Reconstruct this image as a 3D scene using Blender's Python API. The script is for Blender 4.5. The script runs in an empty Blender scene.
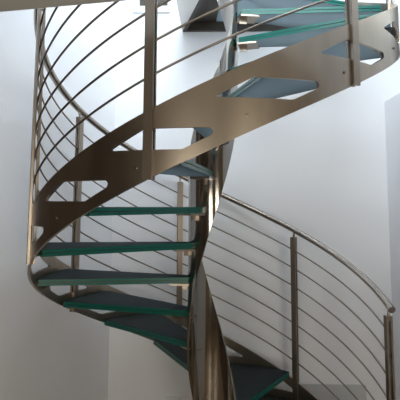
import bpy, bmesh, math
from mathutils import Vector, Euler, Matrix

# ------------------------------------------------------------------ units
S = 0.9                      # metres per stair radius
ZF = 2.35                    # floor lies this far (in radii) under the stringer's front centre
PI = math.pi
def Pt(x, y, z): return Vector((x*S, y*S, (z+ZF)*S))
scene = bpy.context.scene
COL = scene.collection

# ------------------------------------------------------------------ camera
cd = bpy.data.cameras.new('camera'); cam = bpy.data.objects.new('camera', cd); COL.objects.link(cam)
cd.sensor_width = 36.0; cd.sensor_fit = 'HORIZONTAL'; cd.lens = 36*466.07/400; cd.clip_start = 0.02
cd.shift_y = -46.68/400
cam.location = Pt(0, -2.6894, -0.4675)
cam.rotation_euler = (Euler((PI/2+0.1072, 0, 0.0342)).to_matrix() @ Matrix.Rotation(0.0052, 3, 'Z')).to_euler()
scene.camera = cam

# ------------------------------------------------------------------ world, light, exposure
w = bpy.data.worlds.new('sky'); scene.world = w; w.use_nodes = True
bg = w.node_tree.nodes['Background']
bg.inputs[0].default_value = (0.80, 0.89, 1.0, 1); bg.inputs[1].default_value = 1.0
scene.view_settings.view_transform = 'Standard'; scene.view_settings.look = 'None'
scene.view_settings.gamma = 1.0; scene.view_settings.use_curve_mapping = False
scene.view_settings.exposure = 0.08

def area(name, loc, target, sx, sy, power, col):
    l = bpy.data.lights.new(name, 'AREA'); l.shape = 'RECTANGLE'; l.size = sx; l.size_y = sy
    l.energy = power; l.color = col
    o = bpy.data.objects.new(name, l); COL.objects.link(o); o.location = loc
    o.rotation_euler = (Vector(target)-Vector(loc)).to_track_quat('-Z', 'Y').to_euler()
    return o
# daylight through the rooflight, the high side window and two fill lamps added behind the photographer for the lower walls
area('rooflight_daylight', Pt(0.15, 0.42, 3.12), Pt(0.15, 0.42, 0), 1.4, 1.0, 62, (0.80, 0.89, 1.0))
area('side_window_daylight', Pt(1.75, 0.0, 1.35), Pt(-0.9, 0.6, 0.9), 1.5, 1.1, 6, (0.90, 0.95, 1.0))
area('gallery_window_daylight', Pt(0.20, -1.50, 1.60), Pt(0.2, 1.12, 0.75), 1.5, 1.4, 86, (0.86, 0.925, 1.0))
area('room_added_fill', Pt(-0.95, -4.48, -0.95), Pt(0.45, 0, -1.6), 1.0, 1.1, 22, (1.0, 0.88, 0.72))
area('room_added_fill', Pt(1.18, -4.48, -0.95), Pt(0.3, 0, -1.6), 0.9, 1.1, 32, (1.0, 0.88, 0.72))

# ------------------------------------------------------------------ materials
def mat(name, base, rough=0.5, metal=0.0, spec=0.5, noise=None, bump=None, coat=0.0):
    m = bpy.data.materials.new(name); m.use_nodes = True
    nt = m.node_tree; b = nt.nodes['Principled BSDF']
    b.inputs['Base Color'].default_value = (*base, 1); b.inputs['Roughness'].default_value = rough
    b.inputs['Metallic'].default_value = metal; b.inputs['Specular IOR Level'].default_value = spec
    b.inputs['Coat Weight'].default_value = coat
    tc = nt.nodes.new('ShaderNodeTexCoord')
    if noise:
        scale, amt, stretch = noise
        mp = nt.nodes.new('ShaderNodeMapping'); mp.inputs['Scale'].default_value = stretch
        nt.links.new(tc.outputs['Object'], mp.inputs[0])
        n = nt.nodes.new('ShaderNodeTexNoise'); n.inputs['Scale'].default_value = scale; n.inputs['Detail'].default_value = 4
        nt.links.new(mp.outputs[0], n.inputs[0])
        r = nt.nodes.new('ShaderNodeValToRGB')
        r.color_ramp.elements[0].position = 0.3; r.color_ramp.elements[1].position = 0.7
        r.color_ramp.elements[0].color = (*[c*(1-amt) for c in base], 1)
        r.color_ramp.elements[1].color = (*[min(1, c*(1+amt)) for c in base], 1)
        nt.links.new(n.outputs[0], r.inputs[0]); nt.links.new(r.outputs[0], b.inputs['Base Color'])
    if bump:
        scale, strength, stretch = bump
        mp = nt.nodes.new('ShaderNodeMapping'); mp.inputs['Scale'].default_value = stretch
        nt.links.new(tc.outputs['Object'], mp.inputs[0])
        n = nt.nodes.new('ShaderNodeTexNoise'); n.inputs['Scale'].default_value = scale; n.inputs['Detail'].default_value = 3
        nt.links.new(mp.outputs[0], n.inputs[0])
        bu = nt.nodes.new('ShaderNodeBump'); bu.inputs['Strength'].default_value = strength; bu.inputs['Distance'].default_value = 0.002
        nt.links.new(n.outputs[0], bu.inputs['Height']); nt.links.new(bu.outputs[0], b.inputs['Normal'])
    return m
M = {}
M['wall'] = mat('white_plaster', (0.785, 0.785, 0.81), 0.9, spec=0.2, noise=(1.5, 0.015, (1, 1, 1)), bump=(60, 0.12, (1, 1, 1)))
M['ceil'] = mat('white_ceiling_paint', (0.78, 0.77, 0.74), 0.9, spec=0.2, bump=(50, 0.1, (1, 1, 1)))
M['floor'] = mat('brown_wood_floor', (0.34, 0.235, 0.14), 0.45, noise=(6, 0.35, (1, 12, 1)))
M['roomwall'] = mat('warm_plaster', (0.24, 0.195, 0.145), 0.9, spec=0.2, noise=(1.5, 0.03, (1, 1, 1)))
M['darkwall'] = mat('dark_reflected_wall', (0.10, 0.075, 0.058), 0.85, spec=0.2)  # unseen wall, coloured dark so the stringer reflects less light
M['steel'] = mat('brushed_bronze_steel', (0.44, 0.375, 0.31), 0.30, 1.0, noise=(9, 0.10, (1, 1, 0.25)))
M['column'] = mat('brushed_stainless', (0.38, 0.355, 0.325), 0.12, 1.0, noise=(14, 0.08, (1, 1, 0.1)))
M['post'] = mat('flat_bar_steel', (0.34, 0.285, 0.235), 0.34, 1.0, noise=(20, 0.10, (1, 1, 0.1)))
M['rod'] = mat('round_bar_steel', (0.26, 0.22, 0.185), 0.3, 1.0)
M['rail'] = mat('handrail_steel', (0.40, 0.35, 0.30), 0.25, 1.0)
M['clip'] = mat('bright_steel', (0.72, 0.71, 0.68), 0.3, 1.0)
M['dark'] = mat('dark_steel', (0.055, 0.045, 0.036), 0.5, 0.0, noise=(12, 0.15, (1, 1, 1)))
M['plate'] = mat('white_plastic', (0.74, 0.75, 0.76), 0.4)
M['grey'] = mat('grey_paint', (0.50, 0.51, 0.52), 0.6)
M['edge'] = mat('green_glass_edge', (0.010, 0.125, 0.100), 0.3, 0.0, 0.3)
M['seam'] = mat('dark_green_interlayer', (0.008, 0.05, 0.042), 0.3)
def tread_glass():
    m = bpy.data.materials.new('frosted_grey_glass'); m.use_nodes = True
    nt = m.node_tree; nt.nodes.remove(nt.nodes['Principled BSDF']); out = nt.nodes['Material Output']
    d = nt.nodes.new('ShaderNodeBsdfDiffuse'); d.inputs[0].default_value = (0.012, 0.014, 0.015, 1)
    t = nt.nodes.new('ShaderNodeBsdfTranslucent'); t.inputs[0].default_value = (0.29, 0.325, 0.34, 1)
    a = nt.nodes.new('ShaderNodeAddShader'); nt.links.new(d.outputs[0], a.inputs[0]); nt.links.new(t.outputs[0], a.inputs[1])
    g = nt.nodes.new('ShaderNodeBsdfGlossy'); g.inputs[0].default_value = (0.8, 0.9, 1.0, 1); g.inputs[1].default_value = 0.30
    mx = nt.nodes.new('ShaderNodeMixShader'); mx.inputs[0].default_value = 0.035
    nt.links.new(a.outputs[0], mx.inputs[1]); nt.links.new(g.outputs[0], mx.inputs[2])
    nt.links.new(mx.outputs[0], out.inputs[0])
    return m
M['glass'] = tread_glass()
def clear_glass():
    m = bpy.data.materials.new('window_glass'); m.use_nodes = True
    nt = m.node_tree; nt.nodes.remove(nt.nodes['Principled BSDF']); out = nt.nodes['Material Output']
    t = nt.nodes.new('ShaderNodeBsdfTransparent'); t.inputs[0].default_value = (0.96, 0.98, 0.97, 1)
    g = nt.nodes.new('ShaderNodeBsdfGlossy'); g.inputs[1].default_value = 0.02
    f = nt.nodes.new('ShaderNodeFresnel'); f.inputs[0].default_value = 1.45
    mx = nt.nodes.new('ShaderNodeMixShader')
    nt.links.new(f.outputs[0], mx.inputs[0]); nt.links.new(t.outputs[0], mx.inputs[1]); nt.links.new(g.outputs[0], mx.inputs[2])
    nt.links.new(mx.outputs[0], out.inputs[0])
    return m
M['pane'] = clear_glass()

# ------------------------------------------------------------------ mesh helpers
def obj(name, bm, m, parent=None, smooth=None, kind=None):
    bmesh.ops.recalc_face_normals(bm, faces=bm.faces)
    me = bpy.data.meshes.new(name); bm.to_mesh(me); bm.free()
    for x in (m if isinstance(m, (list, tuple)) else [m]): me.materials.append(x)
    if smooth is not None:
        for p in me.polygons: p.use_smooth = True
        me.set_sharp_from_angle(angle=math.radians(smooth))
    o = bpy.data.objects.new(name, me); COL.objects.link(o)
    if parent: o.parent = parent
    if kind: o['kind'] = kind
    return o
def prism(bm, poly, z0, z1, mi=0):
    a = [bm.verts.new((x*S, y*S, (z0+ZF)*S)) for x, y in poly]; b = [bm.verts.new((x*S, y*S, (z1+ZF)*S)) for x, y in poly]
    n = len(poly); fs = [bm.faces.new(a[::-1]), bm.faces.new(b)]
    for i in range(n): fs.append(bm.faces.new((a[i], a[(i+1) % n], b[(i+1) % n], b[i])))
    for f in fs: f.material_index = mi
    return fs
def rbox(bm, x0, x1, y0, y1, z0, z1, mi=0): return prism(bm, [(x0, y0), (x1, y0), (x1, y1), (x0, y1)], z0, z1, mi)
def obox(bm, c, u, v, wv, a, b, h):
    """box about centre c (metres) with unit axes u, v, wv and half sizes a, b, h"""
    vs = [bm.verts.new(c+u*a*i+v*b*j+wv*h*k) for k in (-1, 1) for j in (-1, 1) for i in (-1, 1)]
    for q in ((0, 1, 3, 2), (4, 6, 7, 5), (0, 4, 5, 1), (2, 3, 7, 6), (0, 2, 6, 4), (1, 5, 7, 3)): bm.faces.new([vs[i] for i in q])
def tube(bm, pts, r, n=8, cap=True):
    rings = []
    for i, p in enumerate(pts):
        t = (pts[min(i+1, len(pts)-1)]-pts[max(i-1, 0)]).normalized()
        up = Vector((0, 0, 1)) if abs(t.z) < 0.9 else Vector((1, 0, 0))
        a = t.cross(up).normalized(); b = a.cross(t)
        rings.append([bm.verts.new(p+(a*math.cos(2*PI*k/n)+b*math.sin(2*PI*k/n))*r) for k in range(n)])
    for i in range(len(rings)-1):
        for k in range(n): bm.faces.new((rings[i][k], rings[i][(k+1) % n], rings[i+1][(k+1) % n], rings[i+1][k]))
    if cap: bm.faces.new(rings[0][::-1]); bm.faces.new(rings[-1])
def cyl(bm, c, ax, r, h, n=16): tube(bm, [c-ax*h/2, c+ax*h/2], r, n)
def bevel(bm, wdt, seg=2, ang=40):
    es = [e for e in bm.edges if len(e.link_faces) == 2 and e.calc_face_angle(0) > math.radians(ang)]
    bmesh.ops.bevel(bm, geom=es, offset=wdt, segments=seg, affect='EDGES', profile=0.5)
def thick_band(quads, r0, r1):
    """quads of (theta_deg, z) corners wrapped on a cylinder and thickened between two radii"""
    bm = bmesh.new(); vo = {}; vi = {}; ed = {}
    def key(q): return (round(q[0], 3), round(q[1], 5))
    def gv(q):
        k = key(q)
        if k not in vo:
            t = math.radians(q[0])
            vo[k] = bm.verts.new(Pt(r1*math.cos(t), r1*math.sin(t), q[1])); vi[k] = bm.verts.new(Pt(r0*math.cos(t), r0*math.sin(t), q[1]))
        return k
    for q in quads:
        ks = []
        for c in q:
            k = gv(c)
            if k not in ks: ks.append(k)
        if len(ks) < 3: continue
        bm.faces.new([vo[k] for k in ks]); bm.faces.new([vi[k] for k in ks[::-1]])
        for a, b in zip(ks, ks[1:]+ks[:1]): ed.setdefault(frozenset((a, b)), []).append((a, b))
    for e, l in ed.items():
        if len(l) == 1:
            a, b = l[0]; bm.faces.new((vo[b], vo[a], vi[a], vi[b]))
    return bm
def tag(o, label, cat, group=None):
    o['label'] = label; o['category'] = cat
    if group: o['group'] = group
    return o

# ------------------------------------------------------------------ room shell
XA, YB = -0.838, 1.10          # concave corner of the back wall
XR = 1.375                    # right wall
HC = 3.0                      # stairwell ceiling
T = 0.14
YF = -4.3
XL = -1.75
def yl(x): return YB+(x-XA)/0.338
YL = yl(XL)
def slab_y(x): return -1.04-0.18*(x+0.81)
b = bmesh.new(); rbox(b, XL-T, 1.9, YF-T, YB+T, -ZF-0.1, -ZF); obj('floor', b, M['floor'], kind='structure')
b = bmesh.new(); rbox(b, XA-0.2, XR, YB, YB+T, -ZF, HC); obj('wall_back', b, M['wall'], kind='structure')
b = bmesh.new(); nx, ny = -0.947*T, 0.320*T
YD = -0.16; XD = XA+(YD-YB)*0.338          # the white wall ends here below the lower ceiling; an unseen wall, made dark for the stringer's reflection, carries on
prism(b, [(XA, YB), (XD, YD), (XD+nx, YD+ny), (XA+nx, YB+ny)], -ZF, 0.24); prism(b, [(XA, YB), (XL, YL), (XL+nx, YL+ny), (XA+nx, YB+ny)], 0.24, HC); obj('wall_left', b, M['wall'], kind='structure')
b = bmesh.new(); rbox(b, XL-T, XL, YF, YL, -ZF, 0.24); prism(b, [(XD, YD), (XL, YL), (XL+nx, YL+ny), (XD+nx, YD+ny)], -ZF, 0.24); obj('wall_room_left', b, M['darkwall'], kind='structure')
b = bmesh.new(); QZ0, QZ1 = -1.6, -0.3; QX = ((-1.50, -0.40), (0.68, 1.66))
for xa, xb in ((XL-T, QX[0][0]), (QX[0][1], QX[1][0]), (QX[1][1], 1.9)): rbox(b, xa, xb, YF-T, YF, -ZF, 0.24)
for xa, xb in QX: rbox(b, xa, xb, YF-T, YF, -ZF, QZ0); rbox(b, xa, xb, YF-T, YF, QZ1, 0.24)
obj('wall_front', b, M['roomwall'], kind='structure')
# right wall of the stairwell with its high window
TR = 0.25
WZ0, WZ1, WY0, WY1 = 0.365, 1.95, -0.95, YB
b = bmesh.new()
rbox(b, XR, XR+TR, -1.6, YB+T, -ZF, WZ0); rbox(b, XR, XR+TR, -1.6, YB+T, WZ1, HC); rbox(b, XR, XR+TR, -1.6, WY0, WZ0, WZ1)
rbox(b, XR, XR+TR, WY1, YB+T, WZ0, WZ1)
obj('wall_right', b, M['wall'], kind='structure')
b = bmesh.new(); fr = 0.024
x0, x1 = XR+0.19, XR+0.23
rbox(b, x0, x1, WY0, WY1, WZ0, WZ0+fr); rbox(b, x0, x1, WY0, WY1, WZ1-fr, WZ1)
rbox(b, x0, x1, WY0, WY0+fr, WZ0+fr, WZ1-fr); rbox(b, x0, x1, WY1-fr, WY1, WZ0+fr, WZ1-fr)
rbox(b, x0, x1, 0.07, 0.10, WZ0+fr, WZ1-fr)
wf = obj('window_1', b, M['plate'], kind='structure')
for ya, yb in ((WY0+fr, 0.07), (0.10, WY1-fr)):
    b = bmesh.new(); rbox(b, XR+0.205, XR+0.212, ya, yb, WZ0+fr, WZ1-fr); obj('window_pane', b, M['pane'], wf)
b = bmesh.new(); rbox(b, 1.76, 1.9, YF, -1.46, -ZF, 0.24); rbox(b, XR+TR, 1.76, -1.6, -1.46, -ZF, 0.24)
obj('wall_room_right', b, M['roomwall'], kind='structure')
# two unseen windows added behind the photographer to brighten the lower walls
wy0, wy1 = YF-0.10, YF-0.06
for (qa, qb), nm in zip(QX, ('added_window_2', 'added_window_5')):
    b = bmesh.new()
    rbox(b, qa, qa+.04, wy0, wy1, QZ0, QZ1); rbox(b, qb-.04, qb, wy0, wy1, QZ0, QZ1)
    rbox(b, qa+.04, qb-.04, wy0, wy1, QZ0, QZ0+.04); rbox(b, qa+.04, qb-.04, wy0, wy1, QZ1-.04, QZ1)
    wf = obj(nm, b, M['plate'], kind='structure')
    b = bmesh.new(); rbox(b, qa+.04, qb-.04, YF-.083, YF-.077, QZ0+.04, QZ1-.04); obj('window_pane', b, M['pane'], wf)
# lower ceiling the photographer stands under, its edge facing the stairwell, and the wall above it
b = bmesh.new()
prism(b, [(XL-T, slab_y(XL-T)), (XL-T, YF-T), (1.9, YF-T), (1.9, slab_y(1.9))], 0.24, 0.54)
obj('ceiling_room', b, M['ceil'], kind='structure')
b = bmesh.new()
def upper(b, x0, x1, z0, z1, d0=0.0, d1=T): prism(b, [(x0, slab_y(x0)-d0), (x0, slab_y(x0)-d1), (x1, slab_y(x1)-d1), (x1, slab_y(x1)-d0)], z0, z1)
GX0, GX1, GZ0, GZ1 = -0.73, 1.13, 0.72, 2.45
upper(b, XL, XR+T, 0.54, GZ0); upper(b, XL, XR+T, GZ1, HC); upper(b, XL, GX0, GZ0, GZ1); upper(b, GX1, XR+T, GZ0, GZ1)
obj('wall_front_upper', b, M['wall'], kind='structure')
b = bmesh.new(); gm = (GX0+GX1)/2
for q in ((GX0, GX1, GZ0, GZ0+.03), (GX0, GX1, GZ1-.03, GZ1), (GX0, GX0+.03, GZ0+.03, GZ1-.03), (GX1-.03, GX1, GZ0+.03, GZ1-.03), (gm-.015, gm+.015, GZ0+.03, GZ1-.03)): upper(b, *q, 0.06, 0.10)
wf = obj('window_4', b, M['plate'], kind='structure')
for xa, xb in ((GX0+.03, gm-.015), (gm+.015, GX1-.03)):
    b = bmesh.new(); upper(b, xa, xb, GZ0+.03, GZ1-.03, 0.076, 0.084); obj('window_pane', b, M['pane'], wf)
# stairwell ceiling with the rooflight
b = bmesh.new(); sx0, sx1, sy0, sy1 = -0.66, 0.96, -0.20, 1.04
rbox(b, XL-T, sx0, -1.9, YB+T, HC, HC+0.18); rbox(b, sx1, XR+T, -1.9, YB+T, HC, HC+0.18)
rbox(b, sx0, sx1, -1.9, sy0, HC, HC+0.18); rbox(b, sx0, sx1, sy1, YB+T, HC, HC+0.18)
obj('ceiling', b, M['ceil'], kind='structure')
b = bmesh.new(); rbox(b, sx0, sx1, sy0, sy0+.03, HC+.05, HC+.09); rbox(b, sx0, sx1, sy1-.03, sy1, HC+.05, HC+.09)
rbox(b, sx0, sx0+.03, sy0+.03, sy1-.03, HC+.05, HC+.09); rbox(b, sx1-.03, sx1, sy0+.03, sy1-.03, HC+.05, HC+.09)
wf = obj('window_3', b, M['plate'], kind='structure')
b = bmesh.new(); rbox(b, sx0+.03, sx1-.03, sy0+.03, sy1-.03, HC+.065, HC+.072); obj('window_pane', b, M['pane'], wf)

# ------------------------------------------------------------------ the spiral staircase
P = 2.8801; STEP = 24.0; RISE = P/15; HB = 0.2613
def ztop(th): return (th-270)/360*P          # upper edge of the outer stringer
root = bpy.data.objects.new('spiral_staircase', None); COL.objects.link(root); root.location = (0, 0, 0)
tag(root, 'brushed steel spiral staircase with green edged glass treads, twisted centre column and rod railing', 'staircase')
TH0, TH1 = -4.5, 404.0

# outer stringer: a helical plate with one hexagonal cut-out per tread
def hole(th):
    k = math.floor((th-245.9)/STEP); f = th-245.9-k*STEP; zr = -0.2685+k*RISE
    up = [(0.25, 0.004), (0.55, 0.0105), (8.0, 0.0775), (8.6, 0.0795), (22.9, 0.0795), (23.35, 0.074), (23.55, 0.066)]
    lo = [(0.25, 0.004), (0.7, 0.0), (16.6, -0.001), (17.2, 0.001), (22.9, 0.049), (23.35, 0.055), (23.55, 0.066)]
    if f <= 0.25 or f >= 23.55: return None
    def ev(pl):
        for (a, za), (c, zc) in zip(pl, pl[1:]):
            if a <= f <= c: return za+(zc-za)*(f-a)/(c-a)
    return zr+ev(lo), zr+ev(up)
ths = set([TH0, TH1])
for k in range(-12, 9):
    base = 245.9+k*STEP
    for f in (0, 0.25, 0.55, 0.7, 8.0, 8.6, 16.6, 17.2, 22.9, 23.35, 23.55): ths.add(round(base+f, 3))
    for i in range(1, 24): ths.add(round(base+i+0.02, 3))
ths = sorted(t for t in ths if TH0 <= t <= TH1)
def zb(th): return max(ztop(th)-HB, -ZF+0.001)
quads = []
for a, c in zip(ths, ths[1:]):
    mid = hole((a+c)/2)
    if mid is None:
        cuts_a = [zb(a), ztop(a)]; cuts_c = [zb(c), ztop(c)]
        ha, hc = hole(a), hole(c)
        # keep vertices shared with the neighbouring column
        quads.append(((a, cuts_a[0]), (c, cuts_c[0]), (c, cuts_c[1]), (a, cuts_a[1])))
    else:
        k = math.floor(((a+c)/2-245.9)/STEP)
        e = 1e-4
        ha = hole(a+e) or hole(a+2*e) or mid; hc = hole(c-e) or hole(c-2*e) or mid
        if ha[0] < zb(a)+0.012 or hc[0] < zb(c)+0.012:
            quads.append(((a, zb(a)), (c, zb(c)), (c, ztop(c)), (a, ztop(a)))); continue
        quads.append(((a, zb(a)), (c, zb(c)), (c, hc[0]), (a, ha[0])))
        quads.append(((a, ha[1]), (c, hc[1]), (c, ztop(c)), (a, ztop(a))))
obj('stringer', thick_band(quads, 0.987, 1.0), M['steel'], root, smooth=35)

# centre column: a wide helical strip of pipe
RC = 0.143; HALF = 60.0
quads = []
zlo, zhi = -ZF+0.001, 1.95
def zc(th): return ztop(th)-HB/2+0.05
hh = HALF/360*P
def hup(th):                               # the strip narrows towards the top
    if th < 200: d = 60.0
    elif th < 280: d = 60.0-23.0*(th-200)/80
    else: d = max(34.0, 37.0-3.0*(th-280)/33)
    return d/360*P
t = -260.0
while t < 640:
    a, c = t, t+3.0
    A = [min(max(v, zlo), zhi) for v in (zc(a)-hh, zc(a)+hup(a))]; Cc = [min(max(v, zlo), zhi) for v in (zc(c)-hh, zc(c)+hup(c))]
    if A[1] > A[0] or Cc[1] > Cc[0]: quads.append(((a, A[0]), (c, Cc[0]), (c, Cc[1]), (a, A[1])))
    t += 3.0
col = obj('column', thick_band(quads, RC-0.011, RC), M['column'], root, smooth=35)
col.location.x = -0.0145*S
b = bmesh.new(); cyl(b, Pt(0, 0, -ZF)+Vector((0, 0, 0.006)), Vector((0, 0, 1)), 0.20, 0.011, 40)
obj('base_plate', b, M['column'], root, smooth=35)

# treads
TLOW, THIGH, ZA, TT, RT = 236.8, 262.3, -0.292, 0.033, 0.195
def rot(th, r, z=0.0): t = math.radians(th); return Pt(r*math.cos(t), r*math.sin(t), z)
for k in range(-10, 7):
    z1 = ZA+k*RT; z0 = z1-TT; lo = TLOW+k*STEP-(12.0 if k < -6 else 0.0); hi = THIGH+k*STEP
    b = bmesh.new()
    def sector(za, zb_, inset):
        ri, ro = 0.150+inset, 0.962-inset
        d = math.degrees(inset/0.6)
        pts = []
        n = 9
        for i in range(n+1): th = lo+d+(hi-lo-2*d)*i/n; pts.append((ro, th))
        ang_in = 3.0                       # keep the inner end a hand wide
        for i in range(5): th = hi+ang_in-(hi-lo+2*ang_in)*i/4; pts.append((ri, th))
        return [(r*math.cos(math.radians(a)), r*math.sin(math.radians(a))) for r, a in pts]
    levels = [(0.0, 0.0), (0.43, 0.0), (0.45, 0.004), (0.55, 0.004), (0.57, 0.0), (1.0, 0.0)]
    loops = [[b.verts.new((x*S, y*S, (z0+TT*f+ZF)*S)) for x, y in sector(z0, z1, ins)] for f, ins in levels]
    b.faces.new(loops[0][::-1]); b.faces.new(loops[-1])
    nn = len(loops[0])
    for j in range(5):
        for i in range(nn):
            fc = b.faces.new((loops[j][i], loops[j][(i+1) % nn], loops[j+1][(i+1) % nn], loops[j+1][i])); fc.material_index = 1 if j in (0, 4) else 2
    tr = obj('tread', b, [M['glass'], M['edge'], M['seam']], root)
    mid = (lo+hi)/2
    u = (rot(mid, 1)-rot(mid, 0)).normalized(); v = Vector((-u.y, u.x, 0)); up = Vector((0, 0, 1))
    b = bmesh.new()
    obox(b, rot(mid, 0.195, z0)-up*0.006, u, v, up, 0.050, 0.050, 0.005)
    obox(b, rot(mid, 0.165, z0)-up*0.022, u, v, up, 0.020, 0.004, 0.014)
    bevel(b, 0.001, 1); obj('column_bracket', b, M['post'], tr)
    b = bmesh.new()
    obox(b, rot(mid, 0.950, z0)-up*0.005, u, v, up, 0.031, 0.060, 0.0045)
    obox(b, rot(mid, 0.980, z0)-up*0.024, u, v, up, 0.0045, 0.060, 0.016)
    bevel(b, 0.001, 1); obj('stringer_bracket', b, M['dark'], tr)
    b = bmesh.new(); cyl(b, rot(mid+3.0, 1.004, z0-0.012), u, 0.0050, 0.008, 14); obj('bolt', b, M['post'], tr, smooth=40)

# posts, rods, handrail
HR = 1.0625; RR = 1.004; DR = 0.1308
POSTS = [6.0, 54.8, 106.2, 157.3, 208.5, 255.4, 304.2, 353.0, 401.0]
for i, th in enumerate(POSTS):
    u = (rot(th, 1)-rot(th, 0)).normalized(); v = Vector((-u.y, u.x, 0)); up = Vector((0, 0, 1))
    zl = max(ztop(th)-HB-0.002, -ZF+0.002); zh = ztop(th)+HR-0.052
    hz = (zh-zl)*S/2
    b = bmesh.new(); obox(b, rot(th, 1.0062, (zl+zh)/2), u, v, up, 0.0050, 0.0168, hz); bevel(b, 0.0012, 1)
    po = obj('post', b, M['post'], root)
    b = bmesh.new(); obox(b, rot(th, 0.9808, (zl+zh)/2), u, v, up, 0.0050, 0.0168, hz); bevel(b, 0.0012, 1)
    obox(b, rot(th, 0.9935, zh)-up*0.012, u, v, up, 0.0060, 0.012, 0.012)
    obj('inner_bar', b, M['post'], po)
    b = bmesh.new(); pb = rot(th, 0.9935, zh); tube(b, [pb-up*0.004, rot(th, RR, ztop(th)+HR)-up*0.008], 0.0065, 10); obj('pin', b, M['rod'], po, smooth=40)
RA, RB = 5.5, 401.5
for k in range(1, 8):
    b = bmesh.new(); n = 200
    tube(b, [rot(RA+(RB-RA)*i/n, 0.9935, ztop(RA+(RB-RA)*i/n)+DR*k) for i in range(n+1)], 0.0046, 8)
    obj('rod', b, M['rod'], root, smooth=50)
b = bmesh.new(); n = 240; RA, RB = 4.6, 404.0
tube(b, [rot(RA+(RB-RA)*i/n, RR, ztop(RA+(RB-RA)*i/n)+HR) for i in range(n+1)], 0.0185, 16)
hrail = obj('handrail', b, M['rail'], root, smooth=50)
b = bmesh.new(); t0 = (rot(RA, RR, ztop(RA)+HR)-rot(RA+1, RR, ztop(RA+1)+HR)).normalized()
cyl(b, rot(RA, RR, ztop(RA)+HR)+t0*0.003, t0, 0.0195, 0.008, 18); obj('end_cap', b, M['rail'], hrail, smooth=40)

# ------------------------------------------------------------------ upper landing
lroot = bpy.data.objects.new('landing_platform', None); COL.objects.link(lroot)
lroot.location = Pt(0.2, 0.8, 1.0)
bpy.context.view_layer.update()
tag(lroot, 'dark steel framed landing platform on the back wall at the head of the stairs', 'landing')
def part(name, b, m, parent, **kw):
    o = obj(name, b, m, parent, **kw); o.matrix_parent_inverse = parent.matrix_world.inverted(); return o
zl0, zl1 = 0.968, 1.078
b = bmesh.new(); rbox(b, -0.28, 0.72, YB-0.035, YB-0.002, zl0, zl1); part('back_beam', b, M['dark'], lroot)
b = bmesh.new(); prism(b, [(-0.28, YB-0.037), (-0.245, YB-0.037), (-0.035, 0.30), (-0.070, 0.30)], zl0, zl1); part('side_beam', b, M['dark'], lroot)
b = bmesh.new(); prism(b, [(0.69, YB-0.037), (0.72, YB-0.037), (0.72, 0.76), (0.69, 0.76)], zl0, zl1); part('side_beam', b, M['dark'], lroot)
b = bmesh.new(); prism(b, [(-0.243, YB-0.037), (0.0, YB-0.037), (0.055, 0.30), (-0.033, 0.30)], zl1-0.04, zl1); part('deck_panel', b, M['dark'], lroot)
b = bmesh.new(); prism(b, [(0.002, YB-0.037), (0.688, YB-0.037), (0.688, 0.755), (0.60, 0.70), (0.13, 0.22), (0.057, 0.30)], zl1-0.036, zl1); part('glass_panel', b, [M['glass']], lroot)
b = bmesh.new(); prism(b, [(-0.282, YB-0.002), (-0.072, 0.29), (-0.285, 0.29)], zl0, zl0+0.012); part('gusset_plate', b, M['clip'], lroot)

# ------------------------------------------------------------------ fittings on the walls
def on_back(px, py, d=YB):
    # where on the back wall the fitting sits, measured from the photograph
    v = cam.matrix_basis.to_3x3() @ Vector(((px-200)/466.07, -(py-153.32)/466.07, -1.0))
    t = (d+2.6894)/v.y
    return t*v.x, -0.4675+t*v.z
def wall_item(name, label, cat, px0, px1, py0, py1, dep, m, bev=0.003):
    x0, z1 = on_back(px0, py0); x1, z0 = on_back(px1, py1)
    b = bmesh.new(); rbox(b, x0, x1, YB-dep, YB-0.0005, z0, z1); bevel(b, bev, 2)
    o = obj(name, b, m); tag(o, label, cat); return o, (x0, x1, z0, z1)
o, (x0, x1, z0, z1) = wall_item('light_switch', 'small white switch plate on the wall behind the handrail, left of the front post', 'switch', 109, 114, 121, 129, 0.012, M['plate'], 0.002)
b = bmesh.new(); rbox(b, x0+.012, x1-.012, YB-.016, YB-.011, z0+.018, z1-.018); obj('rocker', b, M['plate'], o)
o, (x0, x1, z0, z1) = wall_item('wall_socket', 'white socket plate low on the wall, left of the foot of the twisted column', 'socket', 166, 180, 395, 404, 0.012, M['plate'], 0.002)
b = bmesh.new(); rbox(b, x0+.02, x1-.02, YB-.015, YB-.011, z0+.015, z1-.015); obj('socket_insert', b, M['plate'], o)
o, (x0, x1, z0, z1) = wall_item('wall_box', 'pale wall-mounted box with a dark strip, high behind the tall front post', 'box', 133.5, 170, -14, 13, 0.02, M['plate'], 0.003)
b = bmesh.new(); rbox(b, x0+.06, x1-.02, YB-.026, YB-.018, z0+.058, z1-.02); obj('dark_strip', b, M['dark'], o)
o, (x0, x1, z0, z1) = wall_item('access_panel', 'flat grey panel low on the wall behind the bottom of the rod railing', 'panel', 300, 367, 383.5, 430, 0.012, M['grey'], 0.002)
